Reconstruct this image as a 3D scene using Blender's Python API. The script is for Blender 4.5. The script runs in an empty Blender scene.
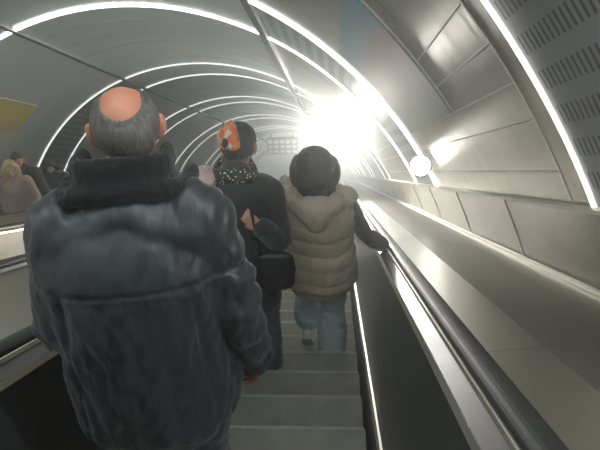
HAZE = 0.018; EXPO = 0.18; MAN_X = -0.512
import bpy, bmesh, math, random
from mathutils import Vector, Matrix, noise
random.seed(7)
S = bpy.context.scene
COL = S.collection
R_ = math.radians
C30, S30 = math.cos(R_(30)), 0.5
H_CAM = 1.25                      # camera height over the line of step edges
RV = 4.04; XC = -2.513; NC = -0.794; TILT = -0.385   # tunnel: radius, axis, lean of the rings


def W(x, s, n):                   # across, along the slope, square to the slope -> world
    return Vector((x, s * C30 + n * S30, -s * S30 + n * C30))


def VP(th, D, r=0.0):             # point on the vault: angle, ring distance, inset
    a = R_(th); x = XC + (RV - r) * math.cos(a); n = NC + (RV - r) * math.sin(a)
    return W(x, D + TILT * (n - H_CAM), n)


# ------------------------------------------------------------------ materials
def new_mat(name, col, rough=0.5, metal=0.0, spec=0.5, sss=0.0, sheen=0.0, coat=0.0):
    m = bpy.data.materials.new(name); m.use_nodes = True
    b = m.node_tree.nodes['Principled BSDF']
    b.inputs['Base Color'].default_value = (*col, 1)
    b.inputs['Roughness'].default_value = rough
    b.inputs['Metallic'].default_value = metal
    b.inputs['Specular IOR Level'].default_value = spec
    if sss:
        b.inputs['Subsurface Weight'].default_value = sss
        b.inputs['Subsurface Radius'].default_value = (1.0, 0.25, 0.12)
        b.inputs['Subsurface Scale'].default_value = 0.02
    if sheen: b.inputs['Sheen Weight'].default_value = sheen
    if coat: b.inputs['Coat Weight'].default_value = coat
    return m


def nd(m, t, **k):
    n = m.node_tree.nodes.new(t)
    for a, v in k.items(): setattr(n, a, v)
    return n


def vary(m, scale=(5, 5, 5), amt=0.25, bump=0.0, rough_amt=0.0, coord='Object', detail=4, dist=0.01):
    """noise variation of colour, roughness and relief"""
    nt = m.node_tree; L = nt.links; b = nt.nodes['Principled BSDF']
    tc = nd(m, 'ShaderNodeTexCoord'); mp = nd(m, 'ShaderNodeMapping'); mp.inputs['Scale'].default_value = scale
    no = nd(m, 'ShaderNodeTexNoise'); no.inputs['Scale'].default_value = 1; no.inputs['Detail'].default_value = detail
    L.new(tc.outputs[coord], mp.inputs['Vector']); L.new(mp.outputs['Vector'], no.inputs['Vector'])
    c = b.inputs['Base Color'].default_value[:]
    cr = nd(m, 'ShaderNodeMix', data_type='RGBA')
    cr.inputs['A'].default_value = tuple(max(0, v * (1 - amt)) for v in c[:3]) + (1,)
    cr.inputs['B'].default_value = tuple(min(1, v * (1 + amt)) for v in c[:3]) + (1,)
    L.new(no.outputs['Fac'], cr.inputs['Factor']); L.new(cr.outputs['Result'], b.inputs['Base Color'])
    if rough_amt:
        r = b.inputs['Roughness'].default_value
        mr = nd(m, 'ShaderNodeMapRange'); mr.inputs['From Min'].default_value = 0.3; mr.inputs['From Max'].default_value = 0.7
        mr.inputs['To Min'].default_value = max(0.02, r - rough_amt); mr.inputs['To Max'].default_value = min(1, r + rough_amt)
        L.new(no.outputs['Fac'], mr.inputs['Value']); L.new(mr.outputs['Result'], b.inputs['Roughness'])
    if bump:
        bp = nd(m, 'ShaderNodeBump'); bp.inputs['Strength'].default_value = bump; bp.inputs['Distance'].default_value = dist
        L.new(no.outputs['Fac'], bp.inputs['Height']); L.new(bp.outputs['Normal'], b.inputs['Normal'])
    return m


def emit_mat(name, col, strength):
    m = bpy.data.materials.new(name); m.use_nodes = True
    b = m.node_tree.nodes['Principled BSDF']
    b.inputs['Base Color'].default_value = (0.8, 0.8, 0.8, 1)
    b.inputs['Emission Color'].default_value = (*col, 1); b.inputs['Emission Strength'].default_value = strength
    return m


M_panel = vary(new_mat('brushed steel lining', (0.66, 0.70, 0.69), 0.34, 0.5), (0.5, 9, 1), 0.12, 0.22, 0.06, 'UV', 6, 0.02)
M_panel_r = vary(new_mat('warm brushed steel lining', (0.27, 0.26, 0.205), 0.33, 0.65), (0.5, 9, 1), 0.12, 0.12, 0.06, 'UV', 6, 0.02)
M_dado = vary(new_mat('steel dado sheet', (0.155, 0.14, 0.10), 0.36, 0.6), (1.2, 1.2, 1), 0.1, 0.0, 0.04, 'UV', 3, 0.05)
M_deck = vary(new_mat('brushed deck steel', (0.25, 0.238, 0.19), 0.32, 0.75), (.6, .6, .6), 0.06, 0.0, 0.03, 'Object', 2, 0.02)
M_coping = vary(new_mat('satin coping steel', (0.06, 0.06, 0.055), 0.36, 0.45), (3, 3, 3), 0.1, 0, 0.05)
M_bright = new_mat('polished aluminium edge', (0.85, 0.82, 0.72), 0.33, 0.9)
M_pale = new_mat('pale matt aluminium strip', (0.75, 0.72, 0.62), 0.45, 0.3)
M_dark = vary(new_mat('dark channel metal', (0.10, 0.105, 0.10), 0.5, 0.6), (4, 4, 4), 0.2)
M_back = new_mat('pale steel behind the lining gaps', (0.75, 0.73, 0.64), 0.5, 0.3)
M_balu = vary(new_mat('black balustrade laminate', (0.030, 0.031, 0.029), 0.33, 0.0, 0.5), (2, 2, 2), 0.1, 0, 0.0)
M_balub = vary(new_mat('beige steel balustrade sheet', (0.40, 0.365, 0.29), 0.45, 0.4), (2, 2, 2), 0.1)
M_rubber = new_mat('black handrail rubber', (0.014, 0.015, 0.014), 0.5, 0.0, 0.35)
M_skirt = vary(new_mat('dark skirt sheet', (0.06, 0.06, 0.055), 0.4, 0.6), (3, 3, 3), 0.2)
M_step = vary(new_mat('worn cast aluminium step', (0.46, 0.45, 0.39), 0.5, 0.3), (7, 7, 7), 0.35, 0, 0.08)
M_floor = vary(new_mat('dull concrete', (0.12, 0.12, 0.115), 0.8), (2, 2, 2), 0.2)
M_arch = emit_mat('light strip near', (0.95, 1.0, 0.97), 3.5)
M_arch_fill = emit_mat('added fill strip behind', (0.92, 0.98, 1.0), 12.0)  # for the unseen arches added behind the camera to light the riders' backs
M_arch_over_fill = emit_mat('overhead strip boosted as fill', (0.92, 0.98, 1.0), 42.0)  # unseen arch above the frame, boosted as fill on heads, shoulders and steps
M_arch_dim = emit_mat('light strip edge', (1.0, 0.98, 0.92), 1.1)
M_arch_far = emit_mat('light strip far', (0.95, 1.0, 0.97), 1.15)
M_arch_b = emit_mat('light strip bright', (0.95, 1.0, 0.97), 8.0)
M_lamp = emit_mat('lamp lens', (1.0, 0.97, 0.90), 380.0)
M_lamp_s = emit_mat('small lamp lens', (1.0, 0.96, 0.86), 16.0)


def vent_material():
    m = vary(new_mat('slotted vent steel', (0.25, 0.26, 0.26), 0.5, 0.4), (1, 6, 1), 0.08, 0, 0.04, 'UV')
    nt = m.node_tree; L = nt.links; b = nt.nodes['Principled BSDF']
    uv = nd(m, 'ShaderNodeTexCoord'); sp = nd(m, 'ShaderNodeSeparateXYZ'); L.new(uv.outputs['UV'], sp.inputs[0])

    def slot(sock, period, duty):
        a = nd(m, 'ShaderNodeMath', operation='DIVIDE'); a.inputs[1].default_value = period; L.new(sock, a.inputs[0])
        f = nd(m, 'ShaderNodeMath', operation='FRACT'); L.new(a.outputs[0], f.inputs[0])
        c = nd(m, 'ShaderNodeMath', operation='SUBTRACT'); c.inputs[1].default_value = 0.5; L.new(f.outputs[0], c.inputs[0])
        d = nd(m, 'ShaderNodeMath', operation='ABSOLUTE'); L.new(c.outputs[0], d.inputs[0])
        g = nd(m, 'ShaderNodeMath', operation='LESS_THAN'); g.inputs[1].default_value = duty / 2; L.new(d.outputs[0], g.inputs[0])
        return g.outputs[0]
    r = slot(sp.outputs['X'], 0.145, 0.52); c = slot(sp.outputs['Y'], 0.045, 0.42)
    mu = nd(m, 'ShaderNodeMath', operation='MULTIPLY'); L.new(r, mu.inputs[0]); L.new(c, mu.inputs[1])
    old = b.inputs['Base Color'].links[0].from_socket
    mx = nd(m, 'ShaderNodeMix', data_type='RGBA'); mx.inputs['B'].default_value = (0.035, 0.036, 0.036, 1)
    L.new(mu.outputs[0], mx.inputs['Factor']); L.new(old, mx.inputs['A']); L.new(mx.outputs['Result'], b.inputs['Base Color'])
    inv = nd(m, 'ShaderNodeMath', operation='SUBTRACT'); inv.inputs[0].default_value = 1; L.new(mu.outputs[0], inv.inputs[1])
    bp = nd(m, 'ShaderNodeBump'); bp.inputs['Strength'].default_value = 0.6; bp.inputs['Distance'].default_value = 0.006
    L.new(inv.outputs[0], bp.inputs['Height']); L.new(bp.outputs['Normal'], b.inputs['Normal'])
    return m


M_vent = vent_material()


def poster_material(name, stops, rough=0.35, ang=0.0, metal=0.0):
    m = new_mat(name, (0.5, 0.5, 0.5), rough, metal)
    nt = m.node_tree; L = nt.links; b = nt.nodes['Principled BSDF']
    tc = nd(m, 'ShaderNodeTexCoord'); mp = nd(m, 'ShaderNodeMapping'); mp.inputs['Rotation'].default_value = (0, 0, ang)
    L.new(tc.outputs['UV'], mp.inputs[0])
    no = nd(m, 'ShaderNodeTexNoise'); no.inputs['Scale'].default_value = 2.2; no.inputs['Detail'].default_value = 3
    L.new(tc.outputs['UV'], no.inputs['Vector'])
    sp = nd(m, 'ShaderNodeSeparateXYZ'); L.new(mp.outputs[0], sp.inputs[0])
    ad = nd(m, 'ShaderNodeMath', operation='MULTIPLY_ADD'); ad.inputs[1].default_value = 0.5; L.new(no.outputs['Fac'], ad.inputs[0]); L.new(sp.outputs['X'], ad.inputs[2])
    sb = nd(m, 'ShaderNodeMath', operation='SUBTRACT'); sb.inputs[1].default_value = 0.25; L.new(ad.outputs[0], sb.inputs[0])
    cr = nd(m, 'ShaderNodeValToRGB'); e = cr.color_ramp.elements
    while len(e) < len(stops): e.new(0.5)
    for i, (p, c) in enumerate(stops): e[i].position = p; e[i].color = (*c, 1)
    L.new(sb.outputs[0], cr.inputs[0]); L.new(cr.outputs[0], b.inputs['Base Color'])
    return m


# ------------------------------------------------------------------ object helpers
def link(name, me, mat, parent=None, smooth=False):
    o = bpy.data.objects.new(name, me); COL.objects.link(o)
    if mat is not None:
        for mm in (mat if isinstance(mat, (list, tuple)) else [mat]): me.materials.append(mm)
    if smooth: me.shade_smooth()
    if parent is not None: o.parent = parent
    return o


def obj(name, bm, mat, parent=None, smooth=False, normals=True):
    if normals: bmesh.ops.recalc_face_normals(bm, faces=bm.faces)
    me = bpy.data.meshes.new(name); bm.to_mesh(me); bm.free()
    return link(name, me, mat, parent, smooth)


def tag(o, label=None, cat=None, group=None, kind=None):
    if label: o['label'] = label
    if cat: o['category'] = cat
    if group: o['group'] = group
    if kind: o['kind'] = kind
    return o


def thing(name, label, cat, loc=(0, 0, 0), rz=0.0, group=None):
    o = bpy.data.objects.new(name, None); COL.objects.link(o)
    o.location = loc; o.rotation_euler = (0, 0, rz); o.empty_display_size = 0.1
    return tag(o, label, cat, group)


def box(bm, c, d, M=None):
    vs = []
    for i in (-1, 1):
        for j in (-1, 1):
            for k in (-1, 1):
                v = Vector((c[0] + i * d[0] / 2, c[1] + j * d[1] / 2, c[2] + k * d[2] / 2))
                vs.append(bm.verts.new(M @ v if M else v))
    for f in ((0, 1, 3, 2), (4, 6, 7, 5), (0, 4, 5, 1), (2, 3, 7, 6), (0, 2, 6, 4), (1, 5, 7, 3)):
        bm.faces.new([vs[i] for i in f])


def prism(bm, prof, s0, s1, closed=True, off=(0, 0, 0)):
    """profile [(x, n)] swept along the slope from s0 to s1"""
    o = Vector(off)
    a = [bm.verts.new(W(x, s0, n) - o) for x, n in prof]; b = [bm.verts.new(W(x, s1, n) - o) for x, n in prof]
    N = len(prof)
    for i in range(N if closed else N - 1):
        j = (i + 1) % N; bm.faces.new((a[i], a[j], b[j], b[i]))
    if closed: bm.faces.new(a); bm.faces.new(b[::-1])


def arc_plate(bm, t0, t1, D0, D1, r, thick=0.0, dth=2.0, uvl=None):
    """curved sheet on the vault between two angles and two ring distances"""
    n = max(1, int(abs(t1 - t0) / dth)); rows = []
    for i in range(n + 1):
        t = t0 + (t1 - t0) * i / n
        rw = [(bm.verts.new(VP(t, D, r)), (R_(t) * RV, D)) for D in (D0, D1)]
        if thick: rw += [(bm.verts.new(VP(t, D, r - thick)), (R_(t) * RV, D)) for D in (D1, D0)]
        rows.append(rw)
    K = len(rows[0])

    def face(q):
        f = bm.faces.new([v[0] for v in q])
        if uvl is not None:
            for lp, v in zip(f.loops, q): lp[uvl].uv = v[1]
    for a, b in zip(rows, rows[1:]):
        if thick:
            for k in range(K): face((a[k], a[(k + 1) % K], b[(k + 1) % K], b[k]))
        else: face((a[0], a[1], b[1], b[0]))
    if thick: face(rows[0]); face(rows[-1][::-1])


# ------------------------------------------------------------------ vault
# ring positions: pairs of light arches, slotted bands between the two of a pair
PAIRS = [(-4.1, -2.75), (0.95, 2.49), (6.50, 8.09), (12.0, 13.25), (16.95, 18.2), (22.0, 23.3), (27.1, 28.4), (32.2, 33.5), (37.3, 38.6)]  # first pair is added out of view as back fill
T_END = 42.5
bands = []
for i, (a, b) in enumerate(PAIRS):
    bands.append((a, b, 'vent'))
    nxt = PAIRS[i + 1][0] if i + 1 < len(PAIRS) else T_END
    if i == 1: cuts = [b, 2.74, 4.03, 5.3, nxt]
    else: cuts = [b, b + (nxt - b) / 3, b + 2 * (nxt - b) / 3, nxt]
    for c0, c1 in zip(cuts, cuts[1:]): bands.append((c0, c1, 'plain'))
SEC = {'wall_right': [28.0, 30.4, 34.0, 36.6, 39.3, 42.0, 46.5, 50.8, 65.2],
       'ceiling': [65.8, 80.5, 95.2, 109.8],
       'wall_left': [110.3, 127.5, 143.6, 160.0]}
G = 0.0009 * 180 / math.pi   # half gap, in degrees


def vault_section(name, angs):
    bm = bmesh.new(); uvl = bm.loops.layers.uv.new('UVMap'); mats = []
    rnd = random.Random(name)
    for (D0, D1, kind) in bands:
        aa = angs
        if kind == 'vent' and name != 'ceiling': aa = [angs[0], angs[-1]]
        if name == 'wall_right' and kind == 'plain':
            if abs(D0 - 2.49) < 0.01: aa = [28.0, 65.2]
            elif abs(D0 - 2.74) < 0.01: aa = [28.0, 30.4, 34.0, 36.6, 39.3, 42.0, 65.2]
            else: aa = [28.0, 30.4, 34.0, 36.6, 50.8, 65.2]
        for t0, t1 in zip(aa, aa[1:]):
            n0 = len(bm.faces)
            gd = 0.003
            arc_plate(bm, t0 + G, t1 - G, D0 + gd, D1 - gd, 0.012 + rnd.uniform(0, 0.0006), 0, 1.5, uvl)
            bm.faces.ensure_lookup_table()
            for f in bm.faces[n0:]: f.material_index = 1 if (kind == 'vent' and name != 'ceiling') else 0; f.smooth = True
    n0 = len(bm.faces)
    arc_plate(bm, angs[0] - (0 if name != 'ceiling' else 0.6), angs[-1] + 0.6, bands[0][0], T_END, 0.0112, 0, 2, uvl)
    bm.faces.ensure_lookup_table()
    for f in bm.faces[n0:]: f.material_index = 2
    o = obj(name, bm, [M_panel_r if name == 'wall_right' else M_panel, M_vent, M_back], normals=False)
    return tag(o, kind='structure')


for k_, v_ in SEC.items(): vault_section(k_, v_)

# dado sheets at the foot of the right wall, with seams
bm = bmesh.new(); uvl = bm.loops.layers.uv.new('UVMap')
def dado_pt(t, D): # seams lean a little more than the rings
    a = R_(t); x = XC + RV * math.cos(a); n = NC + RV * math.sin(a)
    return W(x, D - 0.385 * (n - H_CAM), n)
D = 3.9 - 1.6 * 5
while D < T_END:
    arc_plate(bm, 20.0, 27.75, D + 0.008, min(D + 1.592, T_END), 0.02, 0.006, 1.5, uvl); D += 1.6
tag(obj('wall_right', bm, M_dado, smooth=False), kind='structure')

bm = bmesh.new()
D = 3.9 - 1.6 * 5
while D < T_END - 1:
    arc_plate(bm, 21.2, 27.7, D - 0.008, D + 0.008, 0.026, 0.006, 2); D += 1.6
tag(obj('trim_4', bm, M_pale), kind='structure')
# ledge rail between dado and deck (round doubled bead), rail at dado top
bm = bmesh.new()
def bead(bm, x, n, r, s0=-5, s1=T_END, seg=10): prism(bm, [(x + r * math.cos(a * 2 * math.pi / seg), n + r * math.sin(a * 2 * math.pi / seg)) for a in range(seg)], s0, s1)
bead(bm, 1.225, 0.672, 0.016); bead(bm, 1.185, 0.660, 0.013); prism(bm, [(1.17, 0.63), (1.28, 0.63), (1.28, 0.668), (1.17, 0.655)], -5, T_END)
tag(obj('trim_1', bm, M_bright, smooth=False), kind='structure')
bm = bmesh.new()
arc_plate(bm, 27.72, 28.0, -4.1, T_END, 0.035, 0.03)
tag(obj('trim_5', bm, M_pale), kind='structure')
# dark longitudinal channels in the ceiling
bm = bmesh.new(); arc_plate(bm, 64.75, 66.15, -4.1, T_END, 0.05, 0.05, 0.7)
tag(obj('trim_2', bm, M_dark), kind='structure')
bm = bmesh.new(); arc_plate(bm, 109.6, 110.25, -4.1, T_END, 0.05, 0.05, 0.7)
tag(obj('trim_3', bm, M_dark), kind='structure')
# polished joint cover, right wall
bm = bmesh.new(); arc_plate(bm, 36.6, 62, 4.023, 4.037, 0.022, 0.01, 1.5)
tag(obj('trim_6', bm, M_pale), kind='structure')
# pale seam strips between the lining sheets of the right wall and fine ring joints overhead
bm = bmesh.new()
for th, d0, d1 in ((42.0, 2.75, 3.99), (39.3, 2.75, 3.99), (36.6, 2.75, 6.45), (34.0, 2.75, 6.45), (30.4, 2.75, 6.45)): arc_plate(bm, th - 0.06, th + 0.06, d0, d1, 0.016, 0.004)
arc_plate(bm, 28.3, 46, 2.735, 2.745, 0.016, 0.004, 1.5)
tag(obj('trim_7', bm, M_pale), kind='structure')
bm = bmesh.new()
for d in (8.75, 9.4, 10.05, 10.7, 11.35, 14.5, 15.7, 19.5, 20.7): arc_plate(bm, 67, 109, d - 0.005, d + 0.005, 0.018, 0.005, 1.5)
tag(obj('trim_8', bm, M_bright), kind='structure')

# light arches
ORD = {1: 'nearest', 2: 'second nearest', 3: 'third nearest', 4: 'fourth nearest', 5: 'fifth nearest', 6: 'sixth nearest', 7: 'seventh nearest', 8: 'farthest but one'}
for i, (a, b) in enumerate(PAIRS):
    for j, D in enumerate((a, b)):
        bm = bmesh.new(); hw = {0: 0.03, 1: 0.014, 2: 0.030}.get(i, 0.013)
        if i == 1 and j == 0: hw = 0.03
        if i == 2 and j == 0: hw = 0.045
        arc_plate(bm, 28.1, 152.0, D - hw, D + hw, 0.030, 0.012, 1.5)
        o = obj('light_arch', bm, M_arch_b if i == 2 else ((M_arch_over_fill if i else M_arch_fill) if i + j < 2 else (M_arch_dim if i == 1 else M_arch_far)))
        if i == 0: lab = 'added fill light arch out of view behind the viewer, ' + ('upper' if j == 0 else 'lower') + ' of its pair'
        elif i == 1 and j == 0: lab = 'unseen strip arch just overhead, brightened as fill, near side of the vent band'
        elif i == 1: lab = 'bright white strip edging the slotted vent band at the upper right'
        elif i == 2: lab = 'broad dazzling white arch over the bald man, ' + ('outer one of the brightest pair' if j == 0 else 'inner one of the brightest pair')
        else:
            lab = '%s thin light arch, %s pair of arches down the tunnel' % ('outer' if j == 0 else 'inner', {3: 'first', 4: 'second', 5: 'third', 6: 'fourth', 7: 'fifth', 8: 'last'}[i]) + (' past the dazzling pair' if i < 8 else '')
        tag(o, lab, 'arch light', 'light arches across the tunnel vault')

# advertising sheets on the vault
def poster(name, t0, t1, D0, D1, mat, label, flip=False):
    bm = bmesh.new(); uvl = bm.loops.layers.uv.new('UVMap'); n = 12; rows = []
    for i in range(n + 1):
        t = t0 + (t1 - t0) * i / n
        rows.append([(bm.verts.new(VP(t, Dd, r)), (i / n, v)) for Dd, v, r in ((D0, 0, 0.03), (D1, 1, 0.03), (D1, 1, 0.015), (D0, 0, 0.015))])
    def face(q):
        f = bm.faces.new([v[0] for v in q])
        for lp, v in zip(f.loops, q): lp[uvl].uv = v[1]
    for a, b in zip(rows, rows[1:]):
        for k in range(4): face((a[k], a[(k + 1) % 4], b[(k + 1) % 4], b[k]))
    face(rows[0]); face(rows[-1][::-1])
    return tag(obj(name, bm, mat), label, 'advertising panel')


mp1 = poster_material('pastel advert print', [(0.0, (0.30, 0.33, 0.27)), (0.25, (0.40, 0.42, 0.34)), (0.45, (0.42, 0.30, 0.28)), (0.62, (0.46, 0.24, 0.22)), (0.78, (0.22, 0.38, 0.44)), (1.0, (0.16, 0.34, 0.42))], 0.6, 0.0, 0.0)
mp2 = poster_material('yellow advert print', [(0.0, (0.50, 0.42, 0.10)), (0.35, (0.50, 0.40, 0.12)), (0.48, (0.42, 0.28, 0.15)), (0.58, (0.40, 0.42, 0.40)), (1.0, (0.33, 0.36, 0.35))], 0.4)
poster('advert_panel', 36.8, 50.7, 4.06, 6.1, mp1, 'curved advert sheet in blurry sky blue and pink on the upper right vault')
poster('advert_panel', 127.5, 143.6, 8.25, 10.6, mp2, 'curved advert sheet with yellow top on the vault at the left edge')

# ------------------------------------------------------------------ escalators
SL = 0.430; S0 = 2.955; TR, RI = SL * C30, SL * S30


def nose(k): return S0 + SL * k


def tread_z(k): return -nose(k) * S30


def step_mesh(hw):
    bm = bmesh.new(); p = 0.0097; n = int(2 * hw / p)
    box(bm, (0, -TR / 2, -0.022), (2 * hw, TR, 0.022))
    for i in range(n):
        x = -hw + p * (i + 0.5)
        box(bm, (x, -TR / 2 - 0.006, -0.006), (0.0052, TR - 0.012, 0.012)); box(bm, (x, -0.004, -0.005), (0.0058, 0.016, 0.012))
    # curved ribbed riser under the front edge
    prof = [(0, -0.012), (-0.004, -0.06), (-0.014, -0.11), (-0.03, -0.16), (-0.05, -RI - 0.01)]
    for i in range(n):
        x = -hw + p * (i + 0.5); w = 0.0026
        rows = [[bm.verts.new((x + dx, y + dy, z)) for dx, dy in ((-w, 0.003), (w, 0.003), (w, -0.006), (-w, -0.006))] for y, z in prof]
        for a, b in zip(rows, rows[1:]):
            for k in range(4): bm.faces.new((a[k], a[(k + 1) % 4], b[(k + 1) % 4], b[k]))
        bm.faces.new(rows[0]); bm.faces.new(rows[-1][::-1])
    rows = [[bm.verts.new((x, y - 0.006 + dy, z)) for x, dy in ((-hw, 0), (hw, 0), (hw, -0.01), (-hw, -0.01))] for y, z in prof]
    for a, b in zip(rows, rows[1:]):
        for k in range(4): bm.faces.new((a[k], a[(k + 1) % 4], b[(k + 1) % 4], b[k]))
    bm.faces.new(rows[0]); bm.faces.new(rows[-1][::-1])
    bmesh.ops.recalc_face_normals(bm, faces=bm.faces)
    me = bpy.data.meshes.new('step'); bm.to_mesh(me); bm.free(); me.materials.append(M_step)
    return me


STEP = step_mesh(0.44)
STEP.materials.append(vary(new_mat('rubbed bright step edge', (0.72, 0.70, 0.62), 0.4, 0.4), (30, 7, 7), 0.3))
for f_ in STEP.polygons:
    if all(STEP.vertices[i].co.y > -0.0125 and STEP.vertices[i].co.z > -0.012 for i in f_.vertices): f_.material_index = 1


def escalator(xc, label, k0, k1, inner):
    e = thing('escalator', label, 'escalator', (xc, 0, 0), 0, 'parallel escalators in the tunnel')
    for k in range(k0, k1):
        o = bpy.data.objects.new('step', STEP); COL.objects.link(o); o.parent = e
        o.location = (0, nose(k) * C30, tread_z(k))
    sA, sB = -4.5, 41.5
    for sg in (-1, 1):
        bm = bmesh.new(); f = lambda L: [(sg * x, n) for x, n in L]
        prism(bm, f([(0.447, -0.35), (0.455, -0.35), (0.478, 0.085), (0.470, 0.085)]), sA, sB)
        obj('skirt', bm, M_skirt, e)
        bm = bmesh.new(); prism(bm, f([(0.470, 0.083), (0.492, 0.083), (0.498, 0.092), (0.494, 0.102), (0.480, 0.102), (0.472, 0.094)]), sA, sB)
        obj('skirt_moulding', bm, M_bright, e)
        bm = bmesh.new(); prism(bm, f([(0.490, 0.10), (0.500, 0.10), (0.592, 0.69), (0.582, 0.69)]), sA, sB)
        obj('balustrade_panel', bm, inner, e)
        bm = bmesh.new()
        prism(bm, f([(0.578, 0.688), (0.584, 0.700), (0.635, 0.722), (0.640, 0.735), (0.650, 0.735), (0.655, 0.718), (0.725, 0.718), (0.735, 0.700), (0.735, 0.60), (0.60, 0.60)]), sA, sB)
        o = obj('coping', bm, M_coping, e)
        bm = bmesh.new(); prism(bm, f([(0.576, 0.686), (0.583, 0.686), (0.589, 0.702), (0.584, 0.706)]), sA, sB)
        obj('coping_edge', bm, M_bright, o)
        bm = bmesh.new(); prism(bm, f([(0.634, 0.7225), (0.640, 0.7225), (0.640, 0.738), (0.634, 0.738)]), sA, sB)
        obj('coping_edge', bm, M_bright, o)
        bm = bmesh.new(); prof = []
        for i in range(17):
            a = math.pi * (1.18 - 1.36 * i / 16)
            prof.append((0.688 + 0.041 * math.cos(a), 0.733 + 0.026 * max(-0.4, math.sin(a))))
        prof += [(0.715, 0.719), (0.661, 0.719)]
        prism(bm, f(prof), sA, sB)
        obj('handrail', bm, M_rubber, e, smooth=False)
    return e


escalator(-0.307, 'escalator the bald man and the woman in the beige vest ride down', -9, 82, M_balu)
escalator(-2.64, 'empty middle escalator with beige balustrade beside the bald man', -2, 88, M_balub)
escalator(-4.97, 'far left escalator carrying a line of people upward', 0, 88, M_balub)

# decks between and beside the escalators
def deck(name, prof, label, seams=None):
    e = bmesh.new(); s = -4.5; L = 3.2
    while s < 41.4:
        prism(e, prof, s + 0.002, min(s + L - 0.002, 41.5)); s += L
    return tag(obj(name, e, M_deck), label, 'metal deck')


deck('deck_plate', [(0.432, 0.690), (0.63, 0.712), (1.215, 0.655), (1.215, 0.60), (0.63, 0.66), (0.432, 0.64)], 'brushed steel deck sloping from the right handrail to the wall')
deck('deck_plate', [(-1.046, 0.690), (-1.12, 0.70), (-1.83, 0.70), (-1.902, 0.690), (-1.902, 0.64), (-1.046, 0.64)], 'brushed steel deck between the bald man\'s escalator and the middle one')
deck('deck_plate', [(-3.378, 0.690), (-3.45, 0.74), (-4.15, 0.74), (-4.232, 0.690), (-4.232, 0.64), (-3.378, 0.64)], 'steel deck between the middle escalator and the far left escalator')
deck('deck_plate', [(-5.708, 0.690), (-5.80, 0.72), (-6.20, 0.72), (-6.20, 0.62), (-5.708, 0.62)], 'steel deck against the far left wall of the tunnel')

# inclined base under everything, landings, lower end wall
bm = bmesh.new(); prism(bm, [(-6.4, -0.62), (1.4, -0.62), (1.4, -0.5), (-6.4, -0.5)], -5, T_END)
tag(obj('floor', bm, M_floor), kind='structure')
pe = W(0, 41.5, 0)
bm = bmesh.new(); box(bm, (-2.5, pe.y + 5.9, pe.z - 0.1), (9.5, 12, 0.2)); tag(obj('floor', bm, M_floor), kind='structure')
M_hall = vary(new_mat('lower hall wall', (0.22, 0.22, 0.21), 0.6), (1, 1, 1), 0.2)
bm = bmesh.new(); box(bm, (-2.5, pe.y + 12, pe.z + 3), (10, 0.2, 6.4)); tag(obj('wall_end', bm, M_hall), kind='structure')

# hanging sign
sg_c = W(-2.72, 31.2, 2.58)
sgn = thing('hanging_sign', 'small grey gridded information sign hanging from the vault far down the tunnel', 'sign', sg_c)
bm = bmesh.new(); box(bm, (0, 0, 0), (1.56, 0.16, 0.86)); obj('sign_box', bm, vary(new_mat('sign housing', (0.45, 0.46, 0.43), 0.5), (3, 3, 3), 0.1), sgn)
bm = bmesh.new()
for i in range(5):
    for j in range(3): box(bm, (-0.6 + i * 0.3, -0.085, -0.26 + j * 0.26), (0.22, 0.012, 0.17))
obj('sign_face', bm, new_mat('sign squares', (0.85, 0.88, 0.82), 0.4), sgn)
bm = bmesh.new()
for sx in (-0.55, 0.55): box(bm, (sx, 0, 0.43 + 0.2), (0.04, 0.04, 0.4))
obj('hanger', bm, M_dark, sgn)

# ------------------------------------------------------------------ lamps
def floodlight(loc, target, r, mat, label, lens_r, bracket):
    t = thing('floodlight', label, 'lamp', loc)
    d = (Vector(target) - Vector(loc)).normalized(); q = d.to_track_quat('Z', 'Y').to_matrix().to_4x4()
    bm = bmesh.new(); prof = [(r * 0.35, -0.9 * r), (r * 0.8, -0.7 * r), (r, 0.0), (r * 1.06, 0.03), (r * 1.06, 0.07), (r * 0.96, 0.07), (r * 0.93, 0.02)]
    seg = 28; rows = [[bm.verts.new(q @ Vector((a * math.cos(i * 2 * math.pi / seg), a * math.sin(i * 2 * math.pi / seg), z))) for i in range(seg)] for a, z in prof]
    for a, b in zip(rows, rows[1:]):
        for i in range(seg): bm.faces.new((a[i], a[(i + 1) % seg], b[(i + 1) % seg], b[i]))
    bm.faces.new(rows[0])
    obj('housing', bm, M_dark, t)
    bm = bmesh.new(); vs = [bm.verts.new(q @ Vector((lens_r * math.cos(i * 2 * math.pi / seg), lens_r * math.sin(i * 2 * math.pi / seg), 0.03))) for i in range(seg)]
    c = bm.verts.new(q @ Vector((0, 0, 0.03 + r * 0.12)))
    for i in range(seg): bm.faces.new((vs[i], vs[(i + 1) % seg], c))
    obj('lens', bm, mat, t)
    bm = bmesh.new(); b = Vector(bracket) - Vector(loc); m = Matrix.Translation(b * 0.5) @ b.to_track_quat('Z', 'Y').to_matrix().to_4x4()
    box(bm, (0, 0, 0), (0.05, 0.05, b.length), m); obj('bracket', bm, M_dark, t)
    return t


CAMP = W(0, 0, H_CAM)
floodlight(W(-0.01, 12.62, 2.03), CAMP, 0.25, M_lamp, 'dazzling round floodlight high on the right side of the vault', 0.24, W(0.07, 12.8, 2.16))
floodlight(W(0.78, 5.9, 1.30), W(0.3, 1.0, 1.2), 0.10, M_lamp_s, 'small glaring lamp low on the right wall above the dado', 0.09, W(0.86, 6.0, 1.345))

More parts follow.
